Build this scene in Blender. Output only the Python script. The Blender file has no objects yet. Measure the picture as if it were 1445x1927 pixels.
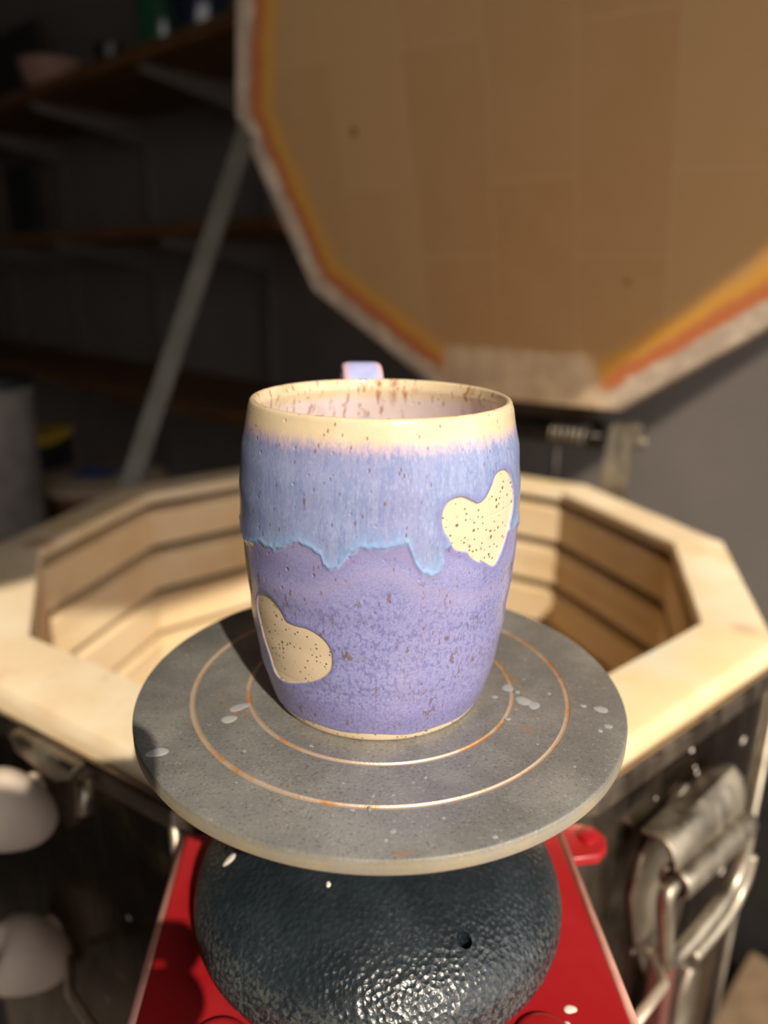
import bpy, bmesh, math, random
import numpy as np
from mathutils import Vector, Matrix, noise as mnoise
random.seed(7)
PI = math.pi
S = 0.1                      # all dimensions below are in decimetres
C = bpy.context.scene.collection
sc = bpy.context.scene
R_ = math.radians

# ------------------------------------------------------------------ camera
CAMP = Vector((.005, -2.7728, 1.6424))
cd = bpy.data.cameras.new('camera'); cam = bpy.data.objects.new('camera', cd); C.objects.link(cam); sc.camera = cam
pitch, roll = .3081, -.0126
cd.sensor_fit = 'VERTICAL'; cd.sensor_height = 36.0; cd.lens = 1392.5/1927*36
cam.matrix_world = Matrix.Translation(CAMP*S) @ (Matrix.Rotation(PI/2-pitch, 4, 'X') @ Matrix.Rotation(-roll, 4, 'Z'))
cd.clip_start = .02; cd.clip_end = 200
cd.dof.use_dof = True; cd.dof.focus_distance = .258; cd.dof.aperture_fstop = cd.lens/5.6; cd.dof.aperture_blades = 0

# ------------------------------------------------------------------ world, sun, exposure
w = bpy.data.worlds.new('sky'); sc.world = w; w.use_nodes = True
bg = w.node_tree.nodes['Background']; bg.inputs[0].default_value = (1, .95, .90, 1); bg.inputs[1].default_value = 2.0
SUN = Vector((.288, -.724, .627)).normalized()
sd = bpy.data.lights.new('sun', 'SUN'); sd.energy = 4.5; sd.angle = R_(.55); sd.color = (1, .87, .69)
so = bpy.data.objects.new('sun', sd); C.objects.link(so); so.rotation_euler = SUN.to_track_quat('Z', 'Y').to_euler(); so.location = SUN*4
sc.view_settings.view_transform = 'Standard'; sc.view_settings.look = 'None'
sc.view_settings.exposure = 0.0; sc.view_settings.gamma = 1; sc.view_settings.use_curve_mapping = False
sc.cycles.max_bounces = 10; sc.cycles.diffuse_bounces = 6; sc.cycles.glossy_bounces = 5
sc.cycles.sample_clamp_indirect = 6

# ------------------------------------------------------------------ material helpers
class NT:
    def __init__(s, name):
        s.m = bpy.data.materials.new(name); s.m.use_nodes = True; s.t = s.m.node_tree
        s.b = s.t.nodes['Principled BSDF']; s.tc = None
    def n(s, ty, **k):
        nd = s.t.nodes.new(ty)
        for a, v in k.items():
            if a == 'i':
                for kk, vv in v.items(): s.put(nd.inputs[kk], vv)
            else: setattr(nd, a, v)
        return nd
    def put(s, sock, v):
        if isinstance(v, bpy.types.NodeSocket): s.t.links.new(v, sock)
        else:
            if isinstance(v, tuple) and len(v) == 3 and sock.type == 'RGBA': v = (*v, 1)
            sock.default_value = v
    def co(s):
        if not s.tc: s.tc = s.n('ShaderNodeTexCoord')
        return s.tc.outputs['Object']
    def mp(s, scale, loc=(0,0,0), rot=(0,0,0), src=None):
        return s.n('ShaderNodeMapping', i={'Vector': src or s.co(), 'Scale': scale, 'Location': loc, 'Rotation': rot}).outputs[0]
    def noise(s, scale, detail=3, rough=.5, vec=None, dist=0):
        return s.n('ShaderNodeTexNoise', i={'Vector': vec or s.co(), 'Scale': scale, 'Detail': detail, 'Roughness': rough, 'Distortion': dist}).outputs[0]
    def vor(s, scale, vec=None, feature='F1', rand=1):
        nd = s.n('ShaderNodeTexVoronoi', i={'Vector': vec or s.co(), 'Scale': scale, 'Randomness': rand}); nd.feature = feature
        return nd
    def ramp(s, fac, a, b):      # smooth 0..1 between a and b
        return s.n('ShaderNodeMapRange', interpolation_type='SMOOTHSTEP', i={'Value': fac, 'From Min': a, 'From Max': b, 'To Min': 0., 'To Max': 1.}).outputs[0] if a < b else \
            s.n('ShaderNodeMapRange', interpolation_type='SMOOTHSTEP', i={'Value': fac, 'From Min': b, 'From Max': a, 'To Min': 1., 'To Max': 0.}).outputs[0]
    def mth(s, op, a, b=0.0, c=0.0):
        nd = s.n('ShaderNodeMath', operation=op); s.put(nd.inputs[0], a); s.put(nd.inputs[1], b); s.put(nd.inputs[2], c); return nd.outputs[0]
    def mix(s, f, a, b, mode='MIX'):
        nd = s.n('ShaderNodeMix', data_type='RGBA', blend_type=mode); s.put(nd.inputs[0], f); s.put(nd.inputs[6], a); s.put(nd.inputs[7], b); return nd.outputs[2]
    def fmix(s, f, a, b):
        nd = s.n('ShaderNodeMix', data_type='FLOAT'); s.put(nd.inputs[0], f); s.put(nd.inputs[2], a); s.put(nd.inputs[3], b); return nd.outputs[0]
    def attr(s, nm): return s.n('ShaderNodeAttribute', attribute_name=nm).outputs['Fac']
    def sep(s, v=None):
        return s.n('ShaderNodeSeparateXYZ', i={0: v or s.co()}).outputs
    def bump(s, h, strength, dist=.001, prev=None):
        nd = s.n('ShaderNodeBump', i={'Height': h, 'Strength': strength, 'Distance': dist})
        if prev: s.put(nd.inputs['Normal'], prev)
        s.put(s.b.inputs['Normal'], nd.outputs[0]); return nd.outputs[0]
    def set(s, **k):
        nm = {'color': 'Base Color', 'rough': 'Roughness', 'metal': 'Metallic', 'coat': 'Coat Weight', 'coatr': 'Coat Roughness', 'spec': 'Specular IOR Level', 'sss': 'Subsurface Weight'}
        for a, v in k.items(): s.put(s.b.inputs[nm[a]], v)
        return s.m

def simple(name, col, rough=.5, metal=0., var=.12, sc_=30, bump=0., coat=0.):
    t = NT(name); n = t.noise(sc_, 4, .6)
    dark = tuple(c*(1-var*2) for c in col); lite = tuple(min(1, c*(1+var)) for c in col)
    t.set(color=t.mix(t.ramp(n, .3, .7), dark, lite), rough=rough, metal=metal, coat=coat)
    if bump: t.bump(t.noise(sc_*6, 3, .6), bump, .002)
    return t.m

# ------------------------------------------------------------------ mesh helpers (vertices in world decimetres)
def org(parent):
    o = Vector((0,0,0)); p = parent
    while p: o += p.location; p = p.parent
    return o
def mk(name, verts, faces, mat, parent=None, smooth=False, at=None):
    me = bpy.data.meshes.new(name); o = bpy.data.objects.new(name, me); C.objects.link(o)
    o.parent = parent; base = org(parent)
    if at is not None: o.location = Vector(at)*S - base; base = Vector(at)*S
    V = [Vector(v)*S - base for v in verts]
    me.from_pydata(V, [], faces)
    bm = bmesh.new(); bm.from_mesh(me); bmesh.ops.recalc_face_normals(bm, faces=bm.faces); bm.to_mesh(me); bm.free()
    if mat: me.materials.append(mat)
    if smooth:
        for p in me.polygons: p.use_smooth = True
        if smooth != True: me.set_sharp_from_angle(angle=R_(smooth))
    return o
def mod_bevel(o, wd, seg=2, ang=35):
    m = o.modifiers.new('bevel', 'BEVEL'); m.width = wd*S; m.segments = seg; m.limit_method = 'ANGLE'; m.angle_limit = R_(ang)
    for p in o.data.polygons: p.use_smooth = True
    o.data.set_sharp_from_angle(angle=R_(50)); return o
class MB:
    def __init__(s): s.v = []; s.f = []
    def add(s, v, f):
        k = len(s.v); s.v += [Vector(p) for p in v]; s.f += [tuple(i+k for i in q) for q in f]; return s
    def box(s, lo, hi, M=None):
        x0,y0,z0 = lo; x1,y1,z1 = hi
        v = [Vector(p) for p in ((x0,y0,z0),(x1,y0,z0),(x1,y1,z0),(x0,y1,z0),(x0,y0,z1),(x1,y0,z1),(x1,y1,z1),(x0,y1,z1))]
        if M: v = [M(p) if callable(M) else M @ p for p in v]
        return s.add(v, [(0,3,2,1),(4,5,6,7),(0,1,5,4),(1,2,6,5),(2,3,7,6),(3,0,4,7)])
    def tube(s, pts, r, n=10, closed=False, rz=None):
        pts = [Vector(p) for p in pts]; m = len(pts); rings = []
        up = Vector((0,0,1)); prev = None
        for i, p in enumerate(pts):
            if closed: t = (pts[(i+1) % m]-pts[i-1])
            else: t = pts[min(i+1, m-1)]-pts[max(i-1, 0)]
            t.normalize()
            if prev is None: a = t.cross(up) if abs(t.z) < .95 else t.cross(Vector((1,0,0)))
            else: a = prev - t*prev.dot(t)
            a.normalize(); prev = a; b = t.cross(a)
            rr = r[i] if isinstance(r, (list, tuple)) else r; r2 = rz or rr
            rings.append([p + a*rr*math.cos(2*PI*k/n) + b*(r2 if rz else rr)*math.sin(2*PI*k/n) for k in range(n)])
        v = [q for g in rings for q in g]; f = []
        for i in range(m if closed else m-1):
            j = (i+1) % m
            for k in range(n): f.append((i*n+k, i*n+(k+1) % n, j*n+(k+1) % n, j*n+k))
        if not closed: f += [tuple(range(n)), tuple((m-1)*n+k for k in range(n))]
        return s.add(v, f)
    def lathe(s, prof, cx=(0,0), n=64, M=None, cap=True, closed=False):
        v = []; f = []; m = len(prof)
        for r, z in prof:
            for k in range(n):
                a = 2*PI*k/n; p = Vector((cx[0]+r*math.cos(a), cx[1]+r*math.sin(a), z))
                v.append(M @ p if M else p)
        for i in range(m if closed else m-1):
            j = (i+1) % m
            for k in range(n): f.append((i*n+k, i*n+(k+1) % n, j*n+(k+1) % n, j*n+k))
        if cap and not closed: f += [tuple(range(n)), tuple((m-1)*n+k for k in range(n))]
        return s.add(v, f)
    def prism(s, poly, M, t0, t1):   # poly in local xy, M maps (x,y,z)
        n = len(poly); v = [M(Vector((x, y, t0))) for x, y in poly]+[M(Vector((x, y, t1))) for x, y in poly]
        return s.add(v, [tuple(range(n)), tuple(range(n, 2*n))]+[(i, (i+1) % n, n+(i+1) % n, n+i) for i in range(n)])
    def obj(s, name, mat, parent=None, smooth=False, at=None): return mk(name, s.v, s.f, mat, parent, smooth, at)
def smooth_path(pts, k=6, closed=False):
    P = [Vector(p) for p in pts]; n = len(P); out = []
    for i in range(n if closed else n-1):
        p0 = P[i-1] if (closed or i > 0) else P[i]; p1 = P[i]; p2 = P[(i+1) % n]; p3 = P[(i+2) % n] if (closed or i+2 < n) else p2
        for j in range(k):
            t = j/k; out.append(.5*((2*p1)+(p2-p0)*t+(2*p0-5*p1+4*p2-p3)*t*t+(3*p1-p0-3*p2+p3)*t**3))
    if not closed: out.append(P[-1])
    return out
def thing(name, label, cat, loc=(0,0,0), group=None):
    o = bpy.data.objects.new(name, None); C.objects.link(o); o.location = Vector(loc)*S; o.empty_display_size = .02
    return tag(o, label, cat, group)
def tag(o, label, cat, group=None):
    o['label'] = label; o['category'] = cat
    if group: o['group'] = group
    return o
def struct(o): o['kind'] = 'structure'; return o
def part(o, label): o['label'] = label; return o

# ------------------------------------------------------------------ room frame: u runs into the shelf wall, v along it
PH = R_(46.9); AU = Vector((math.cos(PH), math.sin(PH), 0)); AV = Vector((-math.sin(PH), math.cos(PH), 0))
def UV(p): return AU*p[0]+AV*p[1]+Vector((0,0,p[2]))
PH2 = R_(43.7)
def UW(p): return Vector((math.cos(PH2), math.sin(PH2), 0))*p[0]+Vector((-math.sin(PH2), math.cos(PH2), 0))*p[1]+Vector((0,0,p[2]))
FLOOR = -12.0; CEIL = 15.0; WU = 12.0
wallm = simple('painted_wall', (.215,.185,.168), .85, 0, .05, 4, .1)
floorm = simple('concrete_floor', (.16,.14,.125), .8, 0, .2, 8, .2)
ceilm = simple('ceiling_paint', (.20,.19,.18), .9, 0, .05, 3)
struct(MB().box((-20,-12,FLOOR-.5),(WU+.6,46,FLOOR),UV).obj('floor', floorm))
struct(MB().box((-20,-12,CEIL),(WU+.6,46,CEIL+.5),UV).obj('ceiling', ceilm))
struct(MB().box((WU,-12,FLOOR),(WU+.6,46,CEIL),UV).obj('wall_right', wallm))
struct(MB().box((-20,45.4,FLOOR),(WU,46,CEIL),UV).obj('wall_back', wallm))
struct(MB().box((-20.6,-12,FLOOR),(-20,46,CEIL),UV).obj('wall_left', wallm))
fw = MB(); fw.box((-20,-10.38,12),(WU,-9.8,CEIL),UW); fw.box((-20,-10.38,FLOOR),(-16,-9.8,12),UW); fw.box((9.5,-10.38,FLOOR),(WU,-9.8,12),UW)
struct(fw.obj('wall_front', wallm))
gm = simple('driveway_concrete', (.26,.24,.21), .9, 0, .2, 12, .3)
struct(MB().box((-120,-130,FLOOR-.8),(120,-11,FLOOR-.3),UW).obj('ground', gm))

# ------------------------------------------------------------------ materials
def brick_mat():
    t = NT('soft_firebrick'); n1 = t.noise(9, 4, .6); n2 = t.noise(55, 4, .65); n3 = t.noise(4, 3, .6)
    c = t.mix(t.ramp(n1, .35, .68), (.80,.60,.355), (.88,.715,.475))
    c = t.mix(t.mth('MULTIPLY', t.ramp(n3, .56, .7), .35), c, (.80,.58,.28))
    c = t.mix(t.mth('MULTIPLY', t.ramp(n2, .55, .78), .35), c, (.70,.50,.34))
    t.set(color=c, rough=.9, spec=.15); t.bump(t.noise(240, 3, .6), .25, .0008); return t.m
def rim_mat():
    t = NT('rim_firebrick'); n1 = t.noise(11, 4, .6); n2 = t.noise(45, 4, .65); n3 = t.noise(6, 3, .6); n4 = t.noise(14, 5, .7, t.mp((1,1,1),(3,1,2)))
    c = t.mix(t.ramp(n1, .35, .68), (.82,.66,.44), (.90,.78,.58))
    c = t.mix(t.mth('MULTIPLY', t.ramp(n3, .55, .68), .55), c, (.76,.58,.27))
    c = t.mix(t.mth('MULTIPLY', t.ramp(n4, .60, .72), .5), c, (.66,.42,.28))
    c = t.mix(t.mth('MULTIPLY', t.ramp(n2, .58, .76), .3), c, (.58,.47,.35))
    for (sp_, r0, r1, cc, am) in [((-0.3324, -0.008, 1.1011), 0.006, 0.022, (0.42, 0.22, 0.1), 0.75), ((0.3067, -0.1826, 1.1011), 0.004, 0.014, (0.62, 0.44, 0.3), 0.7), ((0.2344, -0.2293, 1.1011), 0.008, 0.05, (0.7, 0.74, 0.6), 0.5), ((0.2687, -0.2402, 1.1011), 0.01, 0.06, (0.78, 0.6, 0.28), 0.6), ((0.1893, -0.3152, 1.1011), 0.01, 0.045, (0.76, 0.58, 0.27), 0.6), ((-0.2011, -0.3238, 1.1011), 0.004, 0.03, (0.62, 0.38, 0.22), 0.5), ((-0.157, -0.3445, 1.1011), 0.004, 0.022, (0.7, 0.44, 0.26), 0.45)]:
        d = t.n('ShaderNodeVectorMath', operation='DISTANCE', i={0: t.co(), 1: sp_}).outputs['Value']
        c = t.mix(t.mth('MULTIPLY', t.ramp(t.mth('ADD', d, t.mth('MULTIPLY', t.mth('SUBTRACT', n2, .5), r1*.6)), r1, r0), am), c, cc)
    t.set(color=c, rough=.85, spec=.2); t.bump(t.noise(260, 3, .6), .3, .0008); return t.m
BRICK = brick_mat(); RIMB = rim_mat()
def steel(name, col, rough, dirt=.5, spots=True):
    t = NT(name); n = t.noise(18, 5, .65); st = t.noise(10, 3, .6, t.mp((6,6,1)))
    c = t.mix(t.mth('MULTIPLY', t.ramp(n, .4, .7), dirt), col, (.075,.05,.032)); c = t.mix(t.mth('MULTIPLY', t.ramp(t.noise(13, 4, .6, t.mp((1,1,1),(.3,.8,.6))), .62, .70), .4 if spots else 0.), c, (.45,.34,.20))  # tan patches paint reflections of sunlit surroundings into the steel colour
    r = t.fmix(t.ramp(st, .3, .7), rough*.75, rough*1.35); mt = 1.0
    if spots:
        vo = t.vor(30); sp = t.mth('MULTIPLY', t.ramp(vo.outputs['Distance'], .13, .07), t.ramp(t.sep(vo.outputs['Color'])[0], .5, .55))
        c = t.mix(sp, c, (.75,.68,.6)); mt = t.mth('SUBTRACT', 1., sp)
    t.set(color=c, rough=r, metal=mt); t.bump(st, .05, .001); return t.m
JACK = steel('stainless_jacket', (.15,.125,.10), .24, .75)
BRACK = steel('zinc_bracket', (.48,.43,.35), .46, .45, False)
DARKM = simple('blackened_steel', (.05,.045,.04), .45, .7, .2, 30)
GREYM = simple('grey_painted_steel', (.09,.08,.068), .5, .3, .1, 20)

# ------------------------------------------------------------------ kiln
KC = Vector((-.19, 4.385, -.989)); KR = 3.25; KA = -.5627; RO = 1.175
def kv(k, r): a = KA+k*PI/5; return Vector((KC.x+r*math.cos(a), KC.y+r*math.sin(a), 0))
def sweep10(prof, n=10):
    v = []; f = []; m = len(prof)
    for k in range(n):
        for r, z in prof: p = kv(k, r); v.append((p.x, p.y, z))
    for k in range(n):
        k2 = (k+1) % n
        for i in range(m): f.append((k*m+i, k*m+(i+1) % m, k2*m+(i+1) % m, k2*m+i))
    return v, f
kiln = thing('kiln', 'large ten-sided top-loading kiln with pale brick wall and propped open lid', 'kiln', (KC.x, KC.y, FLOOR))
ZR = KC.z; ZB = ZR-7.2
inner = []; z = ZR-.24
inner.append((KR, z))
g = [-1.178, -1.758, -2.362, -2.96, -3.56, -4.16, -4.76, -5.36, -5.96, -6.56, -7.16]
for i, gz in enumerate(g):
    h = .062; 
    if i == 0:
        inner = [(KR, ZR-.13)]
    inner += [(KR, gz+h+.015), (KR+.03, gz+h), (KR+.28, gz+h-.01), (KR+.28, gz-h+.01), (KR+.03, gz-h), (KR, gz-h-.015)]
    if i % 2 == 1 and i < 10:
        mz = gz-.30; inner += [(KR, mz+.02), (KR+.03, mz), (KR+.012, mz-.02)]
inner += [(KR, ZB), (KR*RO-.01, ZB), (KR*RO-.01, ZR-.13)]
v, f = sweep10(inner); bw = mk('brick_wall', v, f, BRICK, kiln)
# rim bricks: ten mitred blocks with a rounded outer edge
for k in range(10):
    prof = [(KR, ZR-.125), (KR, ZR-.02), (KR+.02, ZR), (KR*RO-.07, ZR), (KR*RO-.02, ZR-.02), (KR*RO, ZR-.07), (KR*RO, ZR-.125)]
    vv = []; ff = []; m = len(prof); gp = .0018; nn = 7
    for j in range(nn):
        t = gp+(1-2*gp)*j/(nn-1)
        for r, zz in prof:
            p = kv(k, r).lerp(kv(k+1, r), t); jit = .010*mnoise.noise(Vector((p.x*2.1, p.y*2.1, zz*3)))
            vv.append((p.x, p.y, zz+jit if zz > ZR-.1 else zz))
    for j in range(nn-1):
        for i in range(m): ff.append((j*m+i, j*m+(i+1) % m, (j+1)*m+(i+1) % m, (j+1)*m+i))
    ff += [tuple(range(m)), tuple((nn-1)*m+i for i in range(m))]
    rb = mk('rim_brick', vv, ff, RIMB, kiln, smooth=40)
for gz in g[:7]:
    e = MB(); pts = []
    for k in range(10):
        A, B = kv(k, KR+.17), kv(k+1, KR+.17)
        for j in range(5): p = A.lerp(B, j/5); pts.append((p.x, p.y, gz-.015))
    e.tube(pts, .028, 8, closed=True); e.obj('heating_element', DARKM, kiln, smooth=True)
# brick joints are in the inner wall's courses; jacket
ZJ = ZR-.19
jr = KR*RO+.035
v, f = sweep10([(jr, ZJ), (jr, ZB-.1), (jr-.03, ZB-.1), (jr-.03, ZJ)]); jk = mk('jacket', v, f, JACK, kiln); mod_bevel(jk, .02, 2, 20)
for k in (0, 8):       # folded corner seams
    p = kv(k, jr+.02); MB().tube([(p.x, p.y, ZJ-.02), (p.x, p.y, ZB)], .035, 8).obj('corner_seam', BRACK, kiln, smooth=True)
v, f = sweep10([(jr+.02, ZJ+.02), (jr+.05, ZJ), (jr+.05, ZJ-.12), (jr, ZJ-.13), (jr, ZJ+.02)]); bnd = mk('jacket_band', v, f, steel('band_steel', (.40,.33,.27), .35, .6, False), kiln)
v, f = sweep10([(.2, ZB), (KR*RO, ZB), (KR*RO, ZB-.6), (.2, ZB-.6)]); mk('floor_slab', v, f, BRICK, kiln)
mk('chamber_floor', [(kv(k, KR*1.02).x, kv(k, KR*1.02).y, zz) for zz in (ZB+.02, ZB-.02) for k in range(10)], [tuple(range(10)), tuple(range(10, 20))]+[(i, (i+1) % 10, 10+(i+1) % 10, 10+i) for i in range(10)], BRICK, kiln)
st = MB()
for k in range(5):
    p = kv(k*2+.5, KR*.95); st.box((p.x-.15, p.y-.15, FLOOR), (p.x+.15, p.y+.15, ZB-.6))
v, f = sweep10([(KR*.9, ZB-.6), (KR*1.02, ZB-.6), (KR*1.02, ZB-.9), (KR*.9, ZB-.9)]); st.add(v, f)
st.obj('stand', GREYM, kiln)

# facet frame on the outside of the jacket: s along, o outwards, z up
def facet(k0, k1):
    A, B = kv(k0, jr), kv(k1, jr); e = (B-A).normalized(); n = Vector((e.y, -e.x, 0))
    if n.dot(Vector((KC.x, KC.y, 0))-A) > 0: n = -n
    return lambda s, z, o=0.: Vector((A.x, A.y, 0))+e*s+n*o+Vector((0,0,z))
FR = facet(0, -1); FL = facet(8, 7)

# lifting handle on the right facet
hd = MB()
pl = [(1.86,-2.25),(1.80,-1.98),(1.60,-1.75),(1.30,-1.62),(1.15,-1.75),(1.05,-2.2),(1.05,-2.75),(1.20,-3.3),(1.42,-3.3),(1.70,-2.75)]
M1 = lambda p: FR(p.x, p.y, p.z)
h = hd.prism(pl, M1, .0, .045).obj('handle', BRACK, kiln); mod_bevel(h, .015)
part(h, 'bright metal lifting handle with wire bail')
FLECKS = [(1.247, -1.397, 0.0174), (1.15, -1.578, 0.0124), (1.112, -1.64, 0.0161), (0.881, -1.726, 0.0136), (0.658, -1.844, 0.0149), (0.556, -1.858, 0.0149), (0.738, -1.923, 0.0124), (1.956, -1.34, 0.0124), (1.456, -2.018, 0.0136), (1.645, -1.587, 0.0087)]
prof_ = [(.00,-1.70),(.05,-1.69),(.14,-1.66),(.205,-1.70),(.245,-1.80),(.255,-1.86)]+[(.265+.095*math.cos(R_(q)), -1.945+.095*math.sin(R_(q))) for q in (110,75,40,5,-30,-65,-100,-135,-170,-205,-235)]
vv = []; ff = []; ss = [1.84,1.82,1.6,1.38,1.16,.96,.93]
for i, s_ in enumerate(ss):
    for o_, z_ in prof_:
        kz = (z_+1.86) if z_ > -1.86 else 0; z2 = z_ + (kz*(.55*(1.84-s_)/.91-.15)); ed = 1 if i not in (0, len(ss)-1) else .97
        vv.append(FR(s_, z2, .03+o_*ed))
m_ = len(prof_)
for i in range(len(ss)-1):
    for j in range(m_-1): ff.append((i*m_+j, i*m_+j+1, (i+1)*m_+j+1, (i+1)*m_+j))
wg = mk('hook_plate', vv, ff, BRACK, h, smooth=50)
sm = wg.modifiers.new('solid', 'SOLIDIFY'); sm.thickness = .03*S; sm.offset = 0
bail = smooth_path([FR(1.80,-1.95,.29), FR(1.90,-1.96,.29), FR(1.93,-2.05,.30), FR(1.88,-2.30,.31), FR(1.84,-2.50,.32), FR(1.78,-2.58,.32), FR(1.60,-2.58,.33), FR(1.20,-2.52,.33), FR(.98,-2.46,.32), FR(.86,-2.30,.31), FR(.84,-2.05,.30), FR(.88,-1.96,.29), FR(.98,-1.95,.29)], 6)
MB().tube(bail, .052, 12).obj('bail', BRACK, h, smooth=True)
wire = smooth_path([FR(1.52,-2.72,.35), FR(1.20,-2.66,.36), FR(.98,-2.58,.36), FR(.86,-2.46,.35), FR(.80,-2.28,.34)], 6)
MB().tube(wire, .046, 12).obj('bail_grip', BRACK, h, smooth=True)
lat = MB(); lat.prism([(1.06,-3.22),(1.24,-3.12),(1.34,-3.3),(1.30,-4.2),(1.04,-4.2)], M1, .05, .26)
la = lat.obj('latch', BRACK, kiln); mod_bevel(la, .03)
rd = MB(); rd.prism([(1.40,-2.95),(1.52,-2.90),(1.50,-4.0),(1.38,-4.0)], M1, .05, .22); mod_bevel(rd.obj('latch_lever', simple('worn_red_paint', (.16,.06,.05), .4), la), .03)
nF_ = (FR(0,0,1)-FR(0,0,0)).to_track_quat('Z','Y').to_matrix().to_4x4()
for s_, z_ in ((1.62,-1.86),(1.24,-1.70),(1.5,-2.95),(1.25,-2.4)):
    MB().lathe([(.04,0),(.04,.02),(.02,.035)], n=12, M=Matrix.Translation(FR(s_, z_, .045)) @ nF_).obj('rivet', BRACK, h, smooth=True)
fleck = simple('glossy_slip_fleck', (.80,.72,.66), .2, 0, .05, 60)
for s_, z_, r_ in FLECKS:
    MB().lathe([(r_, -.002), (r_*.9, r_*.35), (r_*.5, r_*.6), (.0005, r_*.65)], n=10, M=Matrix.Translation(FR(s_, z_, .0)) @ nF_).obj('slip_fleck', fleck, kiln, smooth=True)
# tie rods by the control box
ro = simple('bright_rod', (.80,.66,.52), .35, .6, .05)
MB().tube([FR(1.58,-2.86,.12), FR(1.90,-2.66,.36), FR(2.55,-2.36,.50)], .032, 10).obj('tie_rod', ro, kiln, smooth=True)
MB().tube([FL(1.10,-2.86,.10), FL(.66,-2.60,.38), FL(.02,-2.24,.62)], .032, 10).obj('tie_rod', ro, kiln, smooth=True)
# hasp on the left under the rim
hp = MB().prism([(.72,-1.17),(1.42,-1.17),(1.36,-1.30),(.95,-1.36),(.80,-1.28)], lambda p: FL(p.x, p.y, p.z), .0, .12).obj('hasp', BRACK, kiln); mod_bevel(hp, .03)
MB().tube([FL(.66,-1.22,.10), FL(.60,-1.40,.16)], .05, 8).obj('hasp_tongue', BRACK, hp, smooth=True)

# ------------------------------------------------------------------ red control box
YB = R_(3.7)
BX = Matrix.Translation((.0, .0, 0)) @ Matrix.Rotation(R_(3.4), 4, 'Z')
red = NT('red_enamel'); rn = red.noise(14, 5, .6)
red.set(color=red.mix(red.ramp(rn, .35, .75), (.36,.009,.014), (.42,.022,.028)), rough=red.fmix(red.ramp(red.noise(30,4,.6), .35, .7), .28, .42), spec=.5); red = red.m
cbx = MB().box((-1.035,-1.35,-6.0),(1.035,.62,-1.27), BX).obj('control_box', red, kiln); mod_bevel(cbx, .035, 3)
part(cbx, 'glossy red metal control box with rounded edges')
etm = simple('red_edge_highlight', (.78,.40,.33), .25, 0, .1, 60)  # pale pink strips paint the highlight along the box's rounded edges
for sx in (-1, 1): MB().tube([BX @ Vector((sx*1.03,-1.35,-1.283)), BX @ Vector((sx*1.03,.60,-1.283))], .022, 10).obj('edge_highlight', etm, cbx, smooth=True)
for x, y in ((.64,-.64),(-.66,-.60)):
    MB().lathe([(.13,-1.275),(.13,-1.262),(.120,-1.250),(.10,-1.247),(.0001,-1.245)], (0,0), 40, Matrix.Translation(BX @ Vector((x,y,0)))).obj('knockout_cap', red, cbx, smooth=60)
tb = MB(); poly = [(1.02,.34),(1.20,.36),(1.26,.42),(1.28,.50),(1.24,.58),(1.14,.61),(1.02,.62)]
tb.prism(poly, lambda p: BX @ p, -1.34, -1.28); tbo = tb.obj('mounting_tab', red, cbx); mod_bevel(tbo, .012)
MB().lathe([(.055,-1.28),(.055,-1.262),(.03,-1.250)], (0,0), 20, Matrix.Translation(BX @ Vector((1.18,.50,0)))).obj('screw', red, tbo, smooth=50)
slip = simple('dried_slip', (.80,.74,.66), .75, 0, .05, 60)
def blob(mb, c, rx, ry, rot=0, h=.008, n=14, seed=0, Mz=None):
    rr = [1+.10*math.sin(2*PI*k/n*2+seed)+.07*math.sin(2*PI*k/n*3+seed*2) for k in range(n)]
    v = []; 
    for q, hh in ((1, 0), (.85, h*.8), (.5, h)):
        for k in range(n):
            a = 2*PI*k/n; x = rx*rr[k]*q*math.cos(a); y = ry*rr[k]*q*math.sin(a)
            X = c[0]+x*math.cos(rot)-y*math.sin(rot); Y = c[1]+x*math.sin(rot)+y*math.cos(rot)
            v.append((X, Y, (Mz(X, Y) if Mz else c[2])+hh))
    v.append((c[0], c[1], (Mz(c[0], c[1]) if Mz else c[2])+h))
    f = []
    for j in range(2):
        for k in range(n): f.append((j*n+k, j*n+(k+1) % n, (j+1)*n+(k+1) % n, (j+1)*n+k))
    for k in range(n): f.append((2*n+k, 2*n+(k+1) % n, 3*n))
    mb.add(v, f)
for a_ in (((.81,-.45,-1.27), .026,.020, 0, .004, 14, 1), ((.77,-.53,-1.27), .03,.02, 1, .004, 14, 2)):
    rs = MB(); blob(rs, *a_); rs.obj('slip_drop', slip, cbx, smooth=True)

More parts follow.
